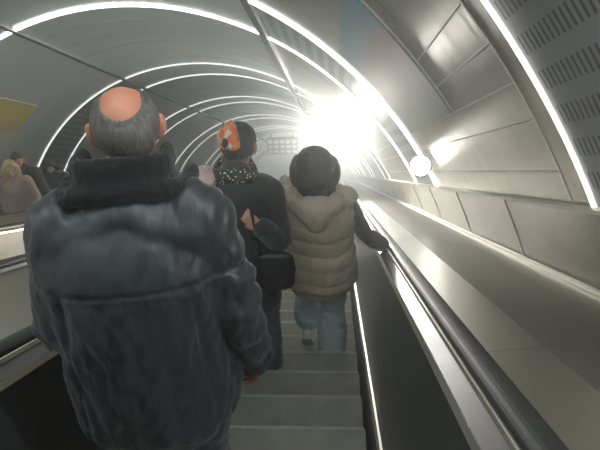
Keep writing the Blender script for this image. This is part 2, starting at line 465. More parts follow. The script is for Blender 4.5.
# ------------------------------------------------------------------ people
def ring_sweep(bm, pts, rads, seg=16, side=(1, 0, 0), cap=True):
    """closed tapered tube through pts; rads are numbers or (sideways, other) pairs"""
    P = [Vector(p) for p in pts]; Rr = [(r, r) if isinstance(r, (int, float)) else r for r in rads]
    rows = []; sd = Vector(side)
    def frame(t):
        a = (sd - t * sd.dot(t))
        if a.length < 1e-4: a = Vector((0, 1, 0)) - t * t.y
        a.normalize(); return a, t.cross(a)
    n = len(P); T = []
    for i in range(n):
        t = (P[min(i + 1, n - 1)] - P[max(i - 1, 0)]); T.append(t.normalized())
    st = []
    if cap:
        r = min(Rr[0]); st += [(P[0] - T[0] * r * 0.75, T[0], (Rr[0][0] * .45, Rr[0][1] * .45)), (P[0] - T[0] * r * 0.45, T[0], (Rr[0][0] * .8, Rr[0][1] * .8))]
    for i in range(n): st.append((P[i], T[i], Rr[i]))
    if cap:
        r = min(Rr[-1]); st += [(P[-1] + T[-1] * r * 0.45, T[-1], (Rr[-1][0] * .8, Rr[-1][1] * .8)), (P[-1] + T[-1] * r * 0.75, T[-1], (Rr[-1][0] * .45, Rr[-1][1] * .45))]
    for p, t, r in st:
        a, b = frame(t)
        rows.append([bm.verts.new(p + a * r[0] * math.cos(k * 2 * math.pi / seg) + b * r[1] * math.sin(k * 2 * math.pi / seg)) for k in range(seg)])
    for a, b in zip(rows, rows[1:]):
        for k in range(seg): bm.faces.new((a[k], a[(k + 1) % seg], b[(k + 1) % seg], b[k]))
    bm.faces.new(rows[0][::-1]); bm.faces.new(rows[-1])


def smooth_path(pts, rads, sub=4):
    """Catmull-Rom resampling of a limb path"""
    P = [Vector(p) for p in pts]; Rr = [(r, r) if isinstance(r, (int, float)) else r for r in rads]
    oP, oR = [], []
    for i in range(len(P) - 1):
        p0, p1, p2, p3 = P[max(i - 1, 0)], P[i], P[i + 1], P[min(i + 2, len(P) - 1)]
        for k in range(sub):
            t = k / sub
            oP.append(0.5 * ((2 * p1) + (p2 - p0) * t + (2 * p0 - 5 * p1 + 4 * p2 - p3) * t * t + (3 * p1 - p0 - 3 * p2 + p3) * t ** 3))
            oR.append((Rr[i][0] * (1 - t) + Rr[i + 1][0] * t, Rr[i][1] * (1 - t) + Rr[i + 1][1] * t))
    oP.append(P[-1]); oR.append(Rr[-1]); return oP, oR


def limb(bm, pts, rads, sub=4, **k):
    a, b = smooth_path(pts, rads, sub); ring_sweep(bm, a, b, **k)


def ball(bm, c, r, M=None, u=16, v=10):
    c = Vector(c); r = r if isinstance(r, tuple) else (r, r, r); rows = []
    for j in range(1, v):
        f = math.pi * j / v
        rows.append([Vector((r[0] * math.sin(f) * math.cos(i * 2 * math.pi / u), r[1] * math.sin(f) * math.sin(i * 2 * math.pi / u), r[2] * math.cos(f))) for i in range(u)])
    X = (lambda q: c + (M @ q if M else q))
    rows = [[bm.verts.new(X(q)) for q in rw] for rw in rows]
    top, bot = bm.verts.new(X(Vector((0, 0, r[2])))), bm.verts.new(X(Vector((0, 0, -r[2]))))
    for a, b in zip(rows, rows[1:]):
        for i in range(u): bm.faces.new((a[i], b[i], b[(i + 1) % u], a[(i + 1) % u]))
    for i in range(u): bm.faces.new((top, rows[0][i], rows[0][(i + 1) % u])); bm.faces.new((bot, rows[-1][(i + 1) % u], rows[-1][i]))


def fuse(bm, voxel, smooth=4, fac=0.5):
    """grow one continuous skin round overlapping closed shapes"""
    bmesh.ops.recalc_face_normals(bm, faces=bm.faces)
    me = bpy.data.meshes.new('t'); bm.to_mesh(me); bm.free(); o = bpy.data.objects.new('t', me); COL.objects.link(o)
    m = o.modifiers.new('r', 'REMESH'); m.mode = 'VOXEL'; m.voxel_size = voxel; m.adaptivity = 0
    if smooth:
        q = o.modifiers.new('s', 'SMOOTH'); q.factor = fac; q.iterations = smooth
    dg = bpy.context.evaluated_depsgraph_get(); dg.update()
    r = bpy.data.meshes.new_from_object(o.evaluated_get(dg)); bpy.data.objects.remove(o); bpy.data.meshes.remove(me)
    r.shade_smooth(); return r


def displace(me, fn):
    co = [v.co.copy() for v in me.vertices]; no = [v.normal.copy() for v in me.vertices]
    for v, c, n in zip(me.vertices, co, no): v.co = c + n * fn(c, n)
    me.update(); return me


def fbm(p, sc, oct_=3):
    return noise.fractal(Vector((p.x * sc[0], p.y * sc[1], p.z * sc[2])), 1.0, 2.0, oct_)


class Pose:
    def __init__(s, H=1.70, build=1.0, **kw):
        s.H = H; u = s.u = H / 1.70; s.b = build
        J = dict(pelvis=(0, 0, .95), waist=(0, 0, 1.08), chest=(0, -.005, 1.27), neck=(0, -.01, 1.44), head=(0, .0, 1.59),
                 shL=(-.175, 0, 1.40), shR=(.175, 0, 1.40), elL=(-.225, -.03, 1.12), elR=(.225, -.03, 1.12), wrL=(-.235, .04, .88), wrR=(.235, .04, .88),
                 hipL=(-.09, 0, .90), hipR=(.09, 0, .90), knL=(-.095, .015, .49), knR=(.095, .015, .49), anL=(-.10, -.01, .085), anR=(.10, -.01, .085),
                 fdL=(0, .1, -1), fdR=(0, .1, -1), pnL=(1, 0, 0), pnR=(-1, 0, 0), curl=0.45)
        J.update(kw)
        for k, v in J.items():
            if k in ('curl',): s.curl = v; continue
            v = Vector(v); setattr(s, k, v * u if k[:2] not in ('fd', 'pn') else v.normalized())
        s.yaw = 0.0; s.pitch = 0.0; s.lift = 0.0; s.hs = 1.0

    def head_m(s):
        return Matrix.Translation(s.head) @ Matrix.Rotation(s.yaw, 4, 'Z') @ Matrix.Rotation(s.pitch, 4, 'X') @ Matrix.Scale(s.u * s.hs, 4)


def hand(bm, w, d, pn, u, curl, thumb_side):
    d = d.normalized(); pn = (pn - d * pn.dot(d)).normalized(); sd = d.cross(pn) * thumb_side
    ring_sweep(bm, [w - d * .02 * u, w + d * .02 * u, w + d * .055 * u, w + d * .088 * u], [(.022 * u, .017 * u), (.032 * u, .015 * u), (.040 * u, .014 * u), (.037 * u, .012 * u)], side=tuple(sd), seg=12)
    for i, (o, L) in enumerate(((.030, .070), (.010, .079), (-.0105, .073), (-.030, .057))):
        p = w + d * .085 * u + sd * o * u; dd = d.copy(); pts = [w + d * .06 * u + sd * o * .9 * u, p]; ang = curl * (0.9 + .1 * i)
        for f in (.45, .30, .25):
            ax = dd.cross(pn).normalized(); dd = Matrix.Rotation(ang, 3, ax) @ dd; pts.append(pts[-1] + dd * L * f * u)
        limb(bm, pts, [.0088 * u, .0092 * u, .0084 * u, .0078 * u, .0066 * u], sub=2, seg=8)
    t0 = w + d * .025 * u + sd * .024 * u; t1 = t0 + (d * .55 + sd * .7 + pn * .35).normalized() * .036 * u; t2 = t1 + (d * .85 + sd * .25 + pn * .4).normalized() * .032 * u
    t3 = t2 + (d * .9 + pn * .5).normalized() * .022 * u
    limb(bm, [t0, t1, t2, t3], [.014 * u, .0115 * u, .010 * u, .0075 * u], sub=2, seg=8)


def head_geo(bm, M):
    def T(p): return M @ Vector(p)
    sub = bmesh.new()
    ball(sub, (0, -.012, .022), (.0765, .097, .090), u=24, v=16)
    limb(sub, [(0, .028, -.104), (0, .032, -.085), (0, .026, -.055), (0, .016, -.02), (0, .0, .02)], [(.026, .022), (.042, .042), (.058, .062), (.066, .078), (.070, .085)], sub=3, seg=20)
    limb(sub, [(0, .086, .022), (0, .099, .0), (0, .107, -.022), (0, .094, -.030)], [.008, .010, .013, .010], sub=2, seg=10)   # nose
    ball(sub, (0, .084, -.053), (.024, .012, .006)); ball(sub, (0, .083, -.064), (.022, .012, .007))                       # lips
    for s in (-1, 1):
        ball(sub, (s * .031, .078, .026), (.022, .010, .006))      # brow
        ball(sub, (s * .040, .062, -.015), (.022, .020, .018))     # cheek
        # ear: rim and lobe
        E = Matrix.Rotation(s * -.45, 3, 'Z')
        ball(sub, (s * .083, -.012, .004), (.010, .023, .034), E)
        ball(sub, (s * .078, -.006, -.024), (.008, .012, .014), E)
        ball(sub, (s * .092, -.020, .010), (.006, .014, .029), E)
    for v in sub.verts: v.co = M @ v.co
    me = bpy.data.meshes.new('t'); sub.to_mesh(me); sub.free(); bm.from_mesh(me); bpy.data.meshes.remove(me)


def body_mesh(P, voxel=0.006, fingers=True):
    u, b = P.u, P.b; bm = bmesh.new()
    limb(bm, [P.pelvis - Vector((0, 0, .09 * u)), P.pelvis, P.waist, P.chest, P.neck - Vector((0, 0, .06 * u)), P.neck],
         [(.145 * u * b, .10 * u * b), (.165 * u * b, .115 * u * b), (.14 * u * b, .105 * u * b), (.165 * u * b, .12 * u * b), (.14 * u * b, .09 * u * b), (.06 * u, .06 * u)], sub=4, seg=24)
    hm = P.head_m(); limb(bm, [P.neck - Vector((0, 0, .05 * u)), P.neck + Vector((0, .0, .03 * u)), hm @ Vector((0, -.012, -.06)), hm @ Vector((0, -.01, -.01))], [.062 * u * b, .055 * u * b, .054 * u * b, .055 * u * b], sub=3)
    head_geo(bm, hm)
    for L in 'LR':
        g = lambda k: getattr(P, k + L)
        limb(bm, [P.chest * .35 + g('sh') * .65, g('sh'), (g('sh') + g('el')) / 2, g('el'), g('el') * .6 + g('wr') * .4, g('wr')], [.052 * u * b, .053 * u * b, .045 * u * b, .038 * u, .038 * u, .025 * u], sub=3)
        limb(bm, [g('hip') + Vector((0, 0, .04 * u)), g('hip') * .6 + g('kn') * .4, g('kn'), g('kn') * .65 + g('an') * .35 + Vector((0, -.012, 0)), g('an')], [.085 * u * b, .078 * u * b, .054 * u, .052 * u, .034 * u], sub=4)
        a = g('an'); tp = Matrix.Rotation(-P.lift if L == 'L' else 0, 3, 'X'); limb(bm, [a + tp @ Vector((0, -.03, -.045)) * u, a + tp @ Vector((0, .05, -.045)) * u, a + tp @ Vector((0, .14, -.058)) * u], [(.03 * u, .028 * u), (.038 * u, .025 * u), (.036 * u, .016 * u)], sub=2)
        if fingers: hand(bm, g('wr'), g('fd'), g('pn'), u, P.curl, -1 if L == 'L' else 1)
    return fuse(bm, voxel, 3)


def trousers_mesh(P, leg=1.0, voxel=0.009, wrinkle=0.006, flare=1.0, hem=0.06, hemL=None):
    u, b = P.u, P.b; bm = bmesh.new()
    limb(bm, [P.pelvis - Vector((0, 0, .10 * u)), P.pelvis, P.waist - Vector((0, 0, .02))], [(.165 * u * b, .125 * u * b), (.182 * u * b, .132 * u * b), (.155 * u * b, .118 * u * b)], seg=24)
    for L in 'LR':
        g = lambda k: getattr(P, k + L)
        e = g('an') + (g('an') - g('kn')).normalized() * (.085 - (hemL if hemL and L == 'L' else hem)) * u
        limb(bm, [g('hip') + Vector((0, 0, .05 * u)), g('hip') * .6 + g('kn') * .4, g('kn'), g('kn') * .5 + g('an') * .5, e],
             [.100 * u * b * leg, .096 * u * b * leg, .076 * u * leg, .074 * u * leg * flare, .070 * u * leg * flare], sub=4)
    me = fuse(bm, voxel, 4)
    return displace(me, lambda c, n: wrinkle * fbm(c, (9, 9, 16)) + wrinkle * .6 * math.exp(-((c.z - .45 * u) / .12) ** 2) * math.sin(c.z * 70 + 4 * c.x * 9))


def shoes(P, mat, parent, sole=None, boots=False):
    u = P.u
    for L in 'LR':
        a = getattr(P, 'an' + L); bm = bmesh.new()
        limb(bm, [a + Vector((0, -.045, -.042)) * u, a + Vector((0, .02, -.038)) * u, a + Vector((0, .10, -.048)) * u, a + Vector((0, .175, -.058)) * u],
             [(.036 * u, .040 * u), (.041 * u, .042 * u), (.047 * u, .033 * u), (.038 * u, .020 * u)], sub=3)
        limb(bm, [a + Vector((0, -.015, -.02)) * u, a + Vector((0, -.012, .03 if not boots else .12)) * u], [(.041 * u, .048 * u), (.042 * u, .050 * u)], sub=2)
        me = fuse(bm, .006, 4)
        for v in me.vertices: v.co.z = max(v.co.z, a.z - .083 * u)
        tp = Matrix.Translation(a) @ Matrix.Rotation(-P.lift if L == 'L' else 0, 4, 'X') @ Matrix.Translation(-a); me.transform(tp)
        o = link('shoe', me, mat, parent)
        if sole:
            bm = bmesh.new()
            limb(bm, [a + Vector((0, -.065, -.073)) * u, a + Vector((0, .02, -.073)) * u, a + Vector((0, .11, -.073)) * u, a + Vector((0, .19, -.070)) * u], [(.036 * u, .012 * u), (.041 * u, .012 * u), (.049 * u, .012 * u), (.036 * u, .010 * u)], sub=3)
            for v in bm.verts: v.co = tp @ v.co
            obj('sole', bm, sole, o, smooth=True)


def coat_mesh(P, hem=0.70, puff=1.0, sleeve=1.0, voxel=0.009, fn=None, collar=True, sleeves=True, flare=1.0, hood=False, smooth=5, cuffend=0.0, yoke=0.0):
    u, b = P.u, P.b; bm = bmesh.new(); q = puff
    hz_ = hem * u
    mid = Vector((P.pelvis.x, P.pelvis.y, hz_))
    limb(bm, [mid, mid * .5 + P.pelvis * .5, P.pelvis, P.waist, P.chest, P.chest * .45 + P.neck * .55, P.neck],
         [(.195 * u * b * q * flare, .150 * u * b * q * flare), (.195 * u * b * q * flare, .150 * u * b * q * flare), (.195 * u * b * q, .150 * u * b * q), (.185 * u * b * q, .145 * u * b * q), (.20 * u * b * q, .150 * u * b * q), (.185 * u * b * q, .125 * u * b * q), (.085 * u * b, .085 * u * b)], sub=5, seg=32)
    if yoke:
        limb(bm, [P.shL - Vector((.02, 0, .01)), P.shL * .5 + P.neck * .5 - Vector((0, .0, .012 * u)), P.neck - Vector((0, -.005, -.012 * u)), P.shR * .5 + P.neck * .5 - Vector((0, .0, .012 * u)), P.shR - Vector((-.02, 0, .01))], [(yoke, .075 * u), (yoke * 1.12, .07 * u), (yoke * 1.15, .06 * u), (yoke * 1.12, .07 * u), (yoke, .075 * u)], sub=4, side=(0, 1, 0), seg=24)
    for L in 'LR':
        g = lambda k: getattr(P, k + L)
        if sleeves:
            w = g('wr') * (1 - cuffend) + g('el') * cuffend
            limb(bm, [P.neck * .55 + g('sh') * .45 - Vector((0, 0, .02 * u)), g('sh'), (g('sh') + g('el')) / 2, g('el'), (g('el') + w) / 2, w],
                 [(.075 * u * b, .075 * u * b), .088 * u * b * q * sleeve, .078 * u * b * q * sleeve, .070 * u * b * q * sleeve, .066 * u * b * sleeve, .056 * u * b * sleeve], sub=4, seg=20)
        else:
            limb(bm, [P.neck * .55 + g('sh') * .45 - Vector((0, 0, .02 * u)), g('sh') * .95 + P.chest * .05, g('sh')], [.07 * u * b, .085 * u * b * q, .075 * u * b * q], sub=3)
    if collar:
        limb(bm, [P.neck - Vector((0, 0, .05 * u)), P.neck + Vector((0, -.005, .02 * u)), P.neck + Vector((0, -.005, .05 * u))], [(.105 * u * b, .10 * u * b), (.092 * u * b, .088 * u * b), (.085 * u * b, .082 * u * b)], seg=20)
    me = fuse(bm, voxel, smooth)
    if fn: displace(me, fn)
    return me


def hair_cap(P, lo, hi, thick, parent, mat, off=(0, -.012, .022), rad=(.0775, .098, .091), na=72, ne=26, strands=0, length=.02, rnd=None, seed=3, wob=.15):
    """shell of hair on the skull between two elevation curves (degrees, by azimuth; 0 = face, 180 = nape)"""
    M = P.head_m(); bm = bmesh.new(); rr = random.Random(seed)
    def pt(az, el, t):
        a, e = R_(az), R_(el)
        d = Vector((math.cos(e) * math.sin(a), math.cos(e) * math.cos(a), math.sin(e)))
        return Vector((off[0] + d.x * (rad[0] + t), off[1] + d.y * (rad[1] + t), off[2] + d.z * (rad[2] + t)))
    outer, inner = [], []
    for i in range(na):
        az = 360 * i / na; ro, ri = [], []
        for j in range(ne + 1):
            f = j / ne; el = lo(az) * (1 - f) + hi(az) * f
            edge = min(1, min(f, 1 - f) * 5) ** .6
            p = pt(az, el, 0); nz = noise.noise(Vector((az * .25 / 1, p.z * 12, seed))) * wob + noise.noise(p * 30) * wob
            ro.append(bm.verts.new(M @ pt(az, el, -.003 + (thick(az, el) * (1 + nz) + .003) * edge))); ri.append(bm.verts.new(M @ pt(az, el, -.008)))
        outer.append(ro); inner.append(ri)
    for i in range(na):
        k = (i + 1) % na
        for j in range(ne):
            bm.faces.new((outer[i][j], outer[k][j], outer[k][j + 1], outer[i][j + 1])); bm.faces.new((inner[i][j], inner[i][j + 1], inner[k][j + 1], inner[k][j]))
        bm.faces.new((outer[i][0], inner[i][0], inner[k][0], outer[k][0])); bm.faces.new((outer[i][ne], outer[k][ne], inner[k][ne], inner[i][ne]))
    for _ in range(strands):
        az = rr.uniform(0, 360); l, h = lo(az), hi(az)
        if h - l < 4: continue
        el = rr.uniform(l, h); t = thick(az, el) * .7
        p = pt(az, el, t); q = pt(az + rr.uniform(-5, 5), el - math.degrees(length / .09) * rr.uniform(.6, 1.2), t + rr.uniform(.002, .007)); sdv = Vector((math.cos(R_(az)), -math.sin(R_(az)), 0)) * .0009
        try: bm.faces.new([bm.verts.new(M @ v) for v in (p - sdv, p + sdv, q)])
        except Exception: pass
    return obj('hair', bm, mat, parent, smooth=True)


SKIN = vary(new_mat('warm skin', (0.56, 0.25, 0.155), 0.5, 0, 0.4, sss=0.6), (14, 14, 14), 0.12)
SKIN2 = vary(new_mat('pale skin', (0.58, 0.34, 0.25), 0.5, 0, 0.4, sss=0.3), (14, 14, 14), 0.1)


def eyes_on(P, parent):
    M = P.head_m(); bm = bmesh.new()
    for s in (-1, 1): ball(bm, M @ Vector((s * .031, .0755, .008)), .0115 * P.u, u=12, v=8)
    o = obj('eye', bm, new_mat('eye white and iris', (0.10, 0.07, 0.05), 0.2), parent, smooth=True)
    return o


def cloth(name, col, rough=0.8, sheen=0.3, scale=(30, 30, 30), amt=0.25, bump=0.3, dist=0.002):
    return vary(new_mat(name, col, rough, 0, 0.3, sheen=sheen), scale, amt, bump, 0, 'Object', 4, dist)


# ---- the bald man in the navy quilted jacket
kM = -2; zM = tread_z(kM)
man = thing('person', 'balding man seen from behind in a dark blue-grey quilted jacket with black collar', 'person', (MAN_X, 1.80, zM), .16)
P = Pose(1.615, 1.08, head=(.047, .105, 1.588), neck=(.024, .05, 1.42), chest=(.01, .015, 1.26), pelvis=(.0, -.01, .95), waist=(.0, -.01, 1.08),
         shL=(-.135, .03, 1.375), shR=(.180, .02, 1.375), elL=(-.205, .0, 1.08), wrL=(-.31, .25, .90), elR=(.258, .0, 1.07), wrR=(.295, .08, .79),
         fdL=(-.05, 1, -.55), pnL=(0, -.5, -1), fdR=(0, .25, -1), pnR=(-1, 0, 0))
P.pitch = -.10; P.yaw = .14; P.hs = .95
link('body', body_mesh(P, 0.005), SKIN, man)
nav = new_mat('dark blue-grey nylon', (0.020, 0.026, 0.029), 0.47, 0, 0.6, sheen=0.15)
vary(nav, (46, 22, 9), 0.2, 0.7, 0.05, 'Object', 4, 0.004)


def man_fn(c, n):
    z = c.z / P.u; back = 1 if n.y < .2 else .6
    w = 0.010 * fbm(c, (17, 6, 6), 4) * (1.0 if z < 1.28 else .5)          # upright creases
    w += 0.014 * abs(noise.noise(Vector((c.x * 15 + c.z * 5, c.y * 6, c.z * 5)))) * (1 if z < 1.25 else .3)
    w += 0.006 * abs(noise.noise(Vector((c.x * 26 - c.z * 9, c.y * 10, c.z * 9))))
    w -= 0.005 * math.exp(-((z - (1.265 + .02 * math.cos(c.x * 9))) / .006) ** 2) * (1 if n.y < 0 else 0)     # yoke seam
    if z < 1.26: w -= .006 * math.exp(-((abs(c.x) - .155 - .03 * (1.2 - z)) / .008) ** 2) * (1 if n.y < -.2 else 0)   # side-back seams
    if abs(c.x) > .25: w += .007 * math.sin(z * 62 + c.x * 10 + 3 * noise.noise(c * 9)) * .7          # sleeve folds
    return w * back


link('jacket', coat_mesh(P, .76, 1.12, 0.92, 0.0065, man_fn, collar=False, flare=1.05, smooth=12, yoke=.105), nav, man)
fleece = cloth('black fleece collar', (0.010, 0.010, 0.011), 0.95, 0.15, (60, 60, 60), 0.4, 0.6, 0.004)
bm = bmesh.new()
nk = P.neck
limb(bm, [nk + Vector((-.15, .10, .01)), nk + Vector((-.138, -.01, .03)), nk + Vector((-.095, -.062, .058)), nk + Vector((0, -.080, .072)), nk + Vector((.095, -.062, .058)), nk + Vector((.138, -.01, .03)), nk + Vector((.15, .10, .01))],
     [(.024, .020), (.026, .022), (.027, .020), (.027, .020), (.027, .020), (.026, .022), (.024, .020)], sub=5, side=(0, 0, 1))
limb(bm, [nk + Vector((-.100, .09, .07)), nk + Vector((-.098, -.005, .090)), nk + Vector((-.062, -.050, .108)), nk + Vector((0, -.064, .115)), nk + Vector((.062, -.050, .108)), nk + Vector((.098, -.005, .090)), nk + Vector((.100, .09, .07))], [(.038, .019)] * 7, sub=4, side=(0, 0, 1))
me = fuse(bm, .007, 14); displace(me, lambda c, n: .003 * fbm(c, (70, 70, 70)))
link('collar', me, fleece, man)
link('trousers', trousers_mesh(P, 1.1), cloth('dark navy trousers', (0.018, 0.024, 0.040), 0.85), man)
shoes(P, new_mat('black leather', (0.015, 0.014, 0.013), 0.4), man)
ghair = vary(new_mat('grey hair', (0.15, 0.14, 0.125), 0.75, 0, 0.3), (130, 130, 14), 0.75, 0.6, 0, 'Object', 3, 0.003)


def m_hi(az):      # upper limit of the hair ring; the crown is bare
    d = abs(180 - az)          # 0 at the nape
    return 24 + 26 * min(1, d / 75) ** 1.6 if d < 120 else max(-10, 57 - (d - 120) * 2)


def m_lo(az):
    d = abs(180 - az)
    return -50 + (0 if d < 55 else min(42, (d - 55) * 1.3)) if d < 130 else -14


def m_th(az, el): return .006 + .003 * math.exp(-((el - 0) / 30) ** 2)


hair_cap(P, m_lo, lambda a: max(m_hi(a), m_lo(a) + 1), m_th, man, ghair, strands=5200, length=.022)

# ---- the woman in the beige vest
wom = thing('person', 'woman with dark bobbed hair in a puffy beige hooded vest and light jeans', 'person', (-.125, 3.84, tread_z(4)))
P = Pose(1.68, 1.09, pelvis=(.01, -.02, .95), chest=(0, .0, 1.27), head=(-.01, .05, 1.585), hipL=(-.085, 0, .9), hipR=(.085, -.02, .9),
         anL=(-.095, .05, .215), knL=(-.08, .17, .54), anR=(.085, -.05, .085), knR=(.09, .02, .49),
         shL=(-.165, .01, 1.39), shR=(.165, .01, 1.39), elR=(.31, .03, 1.10), wrR=(.47, .22, .845), fdR=(.15, 1, -.55), pnR=(0, -.25, -1), elL=(-.25, .03, 1.13), wrL=(-.22, .25, 1.05), fdL=(.3, 1, 0), pnL=(1, 0, 0), curl=.35)
P.lift = 1.0
link('body', body_mesh(P, 0.006), SKIN2, wom)
navs = cloth('dark navy knit sleeves', (0.020, 0.024, 0.036), 0.85)
link('jumper', coat_mesh(P, .88, .80, .84, 0.009, lambda c, n: .004 * fbm(c, (14, 14, 20)), collar=True, cuffend=.22), navs, wom)
beige = vary(new_mat('beige puffer nylon', (0.56, 0.47, 0.35), 0.55, 0, 0.4, sheen=.2), (22, 22, 22), 0.14, 0.35, 0.05, 'Object', 4, 0.004)


def vest_fn(c, n):
    z = c.z; band = abs(math.sin((z + .012 * math.sin(c.x * 14)) * math.pi / .105))
    return .013 * band ** .5 - .008 + .005 * fbm(c, (14, 10, 10))


link('vest', coat_mesh(P, .79, 1.13, 1.0, 0.008, vest_fn, collar=False, sleeves=False, flare=1.04), beige, wom)
bm = bmesh.new(); nk = P.neck
limb(bm, [nk + Vector((-.12, .03, -.02)), nk + Vector((-.115, -.09, -.015)), nk + Vector((0, -.155, -.06)), nk + Vector((.115, -.09, -.015)), nk + Vector((.12, .03, -.02))], [(.04, .045), (.05, .055), (.07, .05), (.05, .055), (.04, .045)], sub=5, side=(0, 0, 1))
limb(bm, [nk + Vector((0, -.10, .0)), nk + Vector((0, -.15, -.07)), nk + Vector((0, -.15, -.15))], [(.12, .05), (.115, .055), (.06, .04)], sub=4)
me = fuse(bm, .007, 5); displace(me, lambda c, n: .008 * fbm(c, (10, 10, 16)))
link('hood', me, beige, wom)
jean = cloth('light blue denim', (0.56, 0.68, 0.70), 0.85, 0.2, (45, 45, 45), 0.2, 0.3)
link('jeans', trousers_mesh(P, 1.12, flare=1.3, hem=.045, hemL=.18), jean, wom)
white = new_mat('white trainer leather', (0.78, 0.76, 0.70), 0.45)
shoes(P, white, wom, sole=new_mat('white rubber sole', (0.70, 0.68, 0.62), 0.6))
dhair = vary(new_mat('dark brown hair', (0.030, 0.024, 0.020), 0.5, 0, 0.5), (90, 90, 9), 0.5, 0.6, 0, 'Object', 3, 0.004)


def bob(P, parent, mat, w=.125, drop=-.12, back=.10, top=.115):
    M = P.head_m(); bm = bmesh.new()
    ball(bm, (0, -.02, .030), (w * .92, .118, top), u=28, v=18)
    limb(bm, [(-w * .62, .02, .03), (-w * .80, .01, -.04), (-w * .72, .0, drop)], [(.055, .07), (.052, .075), (.040, .06)], sub=4)
    limb(bm, [(w * .62, .02, .03), (w * .80, .01, -.04), (w * .72, .0, drop)], [(.055, .07), (.052, .075), (.040, .06)], sub=4)
    limb(bm, [(0, -.06, .04), (0, -back, -.03), (0, -back + .015, drop)], [(w * .8, .06), (w * .88, .055), (w * .75, .035)], sub=4)
    # clear the face
    for v in bm.verts:
        if v.co.y > .055: v.co.y = .055 + (v.co.y - .055) * .2
        v.co = M @ v.co
    me = fuse(bm, .006, 5)
    displace(me, lambda c, n: .005 * fbm(c, (45, 45, 8)) + .004 * fbm(c, (14, 14, 10)))
    return link('hair', me, mat, parent)


bob(P, wom, dhair, w=.135)

# ---- person with the flowered scarf over dark hair
sc = thing('person', 'person in a black coat wearing an orange-red flowered head scarf over dark hair', 'person', (-.55, 3.53, tread_z(3)))
P = Pose(1.78, .98, head=(.03, .04, 1.60), elR=(.215, -.06, 1.07), wrR=(.13, -.17, 1.23), fdR=(-.6, .15, .5), pnR=(0, 1, 0), elL=(-.28, .04, 1.13), wrL=(-.25, .24, 1.06), fdL=(0, 1, -.2), pnL=(1, 0, 0), shR=(.165, 0, 1.345), shL=(-.165, 0, 1.37))
P.yaw = -.25
link('body', body_mesh(P, 0.006), SKIN2, sc)
blk = cloth('black wool coat', (0.020, 0.022, 0.026), 0.8, 0.4)
link('coat', coat_mesh(P, .60, 1.02, .95, 0.009, lambda c, n: .007 * fbm(c, (9, 9, 7)), collar=True), blk, sc)
link('trousers', trousers_mesh(P, 1.05), cloth('grey denim', (0.10, 0.115, 0.13), 0.85), sc)
shoes(P, new_mat('dark shoe', (0.02, 0.02, 0.02), 0.5), sc)
hair_cap(P, lambda a: -48 + (0 if abs(180 - a) < 70 else min(60, (abs(180 - a) - 70) * .9)), lambda a: 89.5, lambda a, e: .014, sc, dhair, strands=1500)
fl = new_mat('flowered scarf cloth', (0.7, 0.2, 0.08), 0.8, sheen=.3)
nt = fl.node_tree; tc = nd(fl, 'ShaderNodeTexCoord'); vo = nd(fl, 'ShaderNodeTexVoronoi'); vo.inputs['Scale'].default_value = 30
cr = nd(fl, 'ShaderNodeValToRGB'); e = cr.color_ramp.elements; cr.color_ramp.interpolation = 'CONSTANT'
while len(e) < 5: e.new(.5)
for i, (p, c) in enumerate([(0, (.75, .16, .05)), (.45, (.85, .33, .08)), (.66, (.06, .05, .05)), (.8, (.75, .70, .55)), (.93, (.70, .12, .05))]): e[i].position = p; e[i].color = (*c, 1)
nt.links.new(tc.outputs['Object'], vo.inputs['Vector']); nt.links.new(vo.outputs['Color'], cr.inputs[0]); nt.links.new(cr.outputs[0], nt.nodes['Principled BSDF'].inputs['Base Color'])
# scarf folded round the upper left of the head
def in_scarf(a):
    d = abs((a - 235 + 180) % 360 - 180)
    return max(0.0, min(1.0, (95 - d) / 18))


hair_cap(P, lambda a: 6 - 10 * math.cos(R_(a - 215)), lambda a: 62 + 26 * in_scarf(a), lambda a, e: .006 + in_scarf(a) * (.018 + .005 * math.sin(R_(a * 7 + e * 4))), sc, fl, wob=.3, seed=9).name = 'head_scarf'
dots = new_mat('dotted black scarf', (0.02, 0.02, 0.02), 0.85)
nt = dots.node_tree; tc = nd(dots, 'ShaderNodeTexCoord'); vo = nd(dots, 'ShaderNodeTexVoronoi'); vo.inputs['Scale'].default_value = 55
cr = nd(dots, 'ShaderNodeValToRGB'); e = cr.color_ramp.elements; cr.color_ramp.interpolation = 'CONSTANT'
e[0].position = 0; e[0].color = (.75, .72, .62, 1); e[1].position = .28; e[1].color = (.02, .02, .022, 1)
nt.links.new(tc.outputs['Object'], vo.inputs['Vector']); nt.links.new(vo.outputs['Distance'], cr.inputs[0]); nt.links.new(cr.outputs[0], nt.nodes['Principled BSDF'].inputs['Base Color'])
bm = bmesh.new(); nk = P.neck
pts = [nk + Vector((.098 * math.sin(a), .09 * math.cos(a) - .005, .045 + .02 * math.cos(a * 2))) for a in [i * 2 * math.pi / 10 for i in range(11)]]
limb(bm, pts, [(.045, .026)] * 11, sub=3, side=(0, 0, 1)); me = fuse(bm, .007, 3); displace(me, lambda c, n: .006 * fbm(c, (20, 20, 30)))
link('neck_scarf', me, dots, sc)
# black shoulder bag on the hip
bag = thing('shoulder_bag', 'black bag hanging at the right hip of the person with the flowered scarf', 'bag', (-.345, 3.37, tread_z(3) + .88))
bm = bmesh.new(); limb(bm, [(0, 0, 0), (0, 0, .10), (0, 0, .20)], [(.10, .045), (.11, .05), (.10, .035)], sub=4, seg=24); me = fuse(bm, .006, 3); displace(me, lambda c, n: .004 * fbm(c, (12, 12, 12)))
link('bag_body', me, new_mat('black bag leather', (0.016, 0.016, 0.018), 0.45), bag)
bm = bmesh.new(); limb(bm, [(-.08, 0, .2), (-.10, -.02, .40), (-.12, -.01, .60)], [.008] * 3); obj('strap', bm, M_rubber, bag, smooth=True)

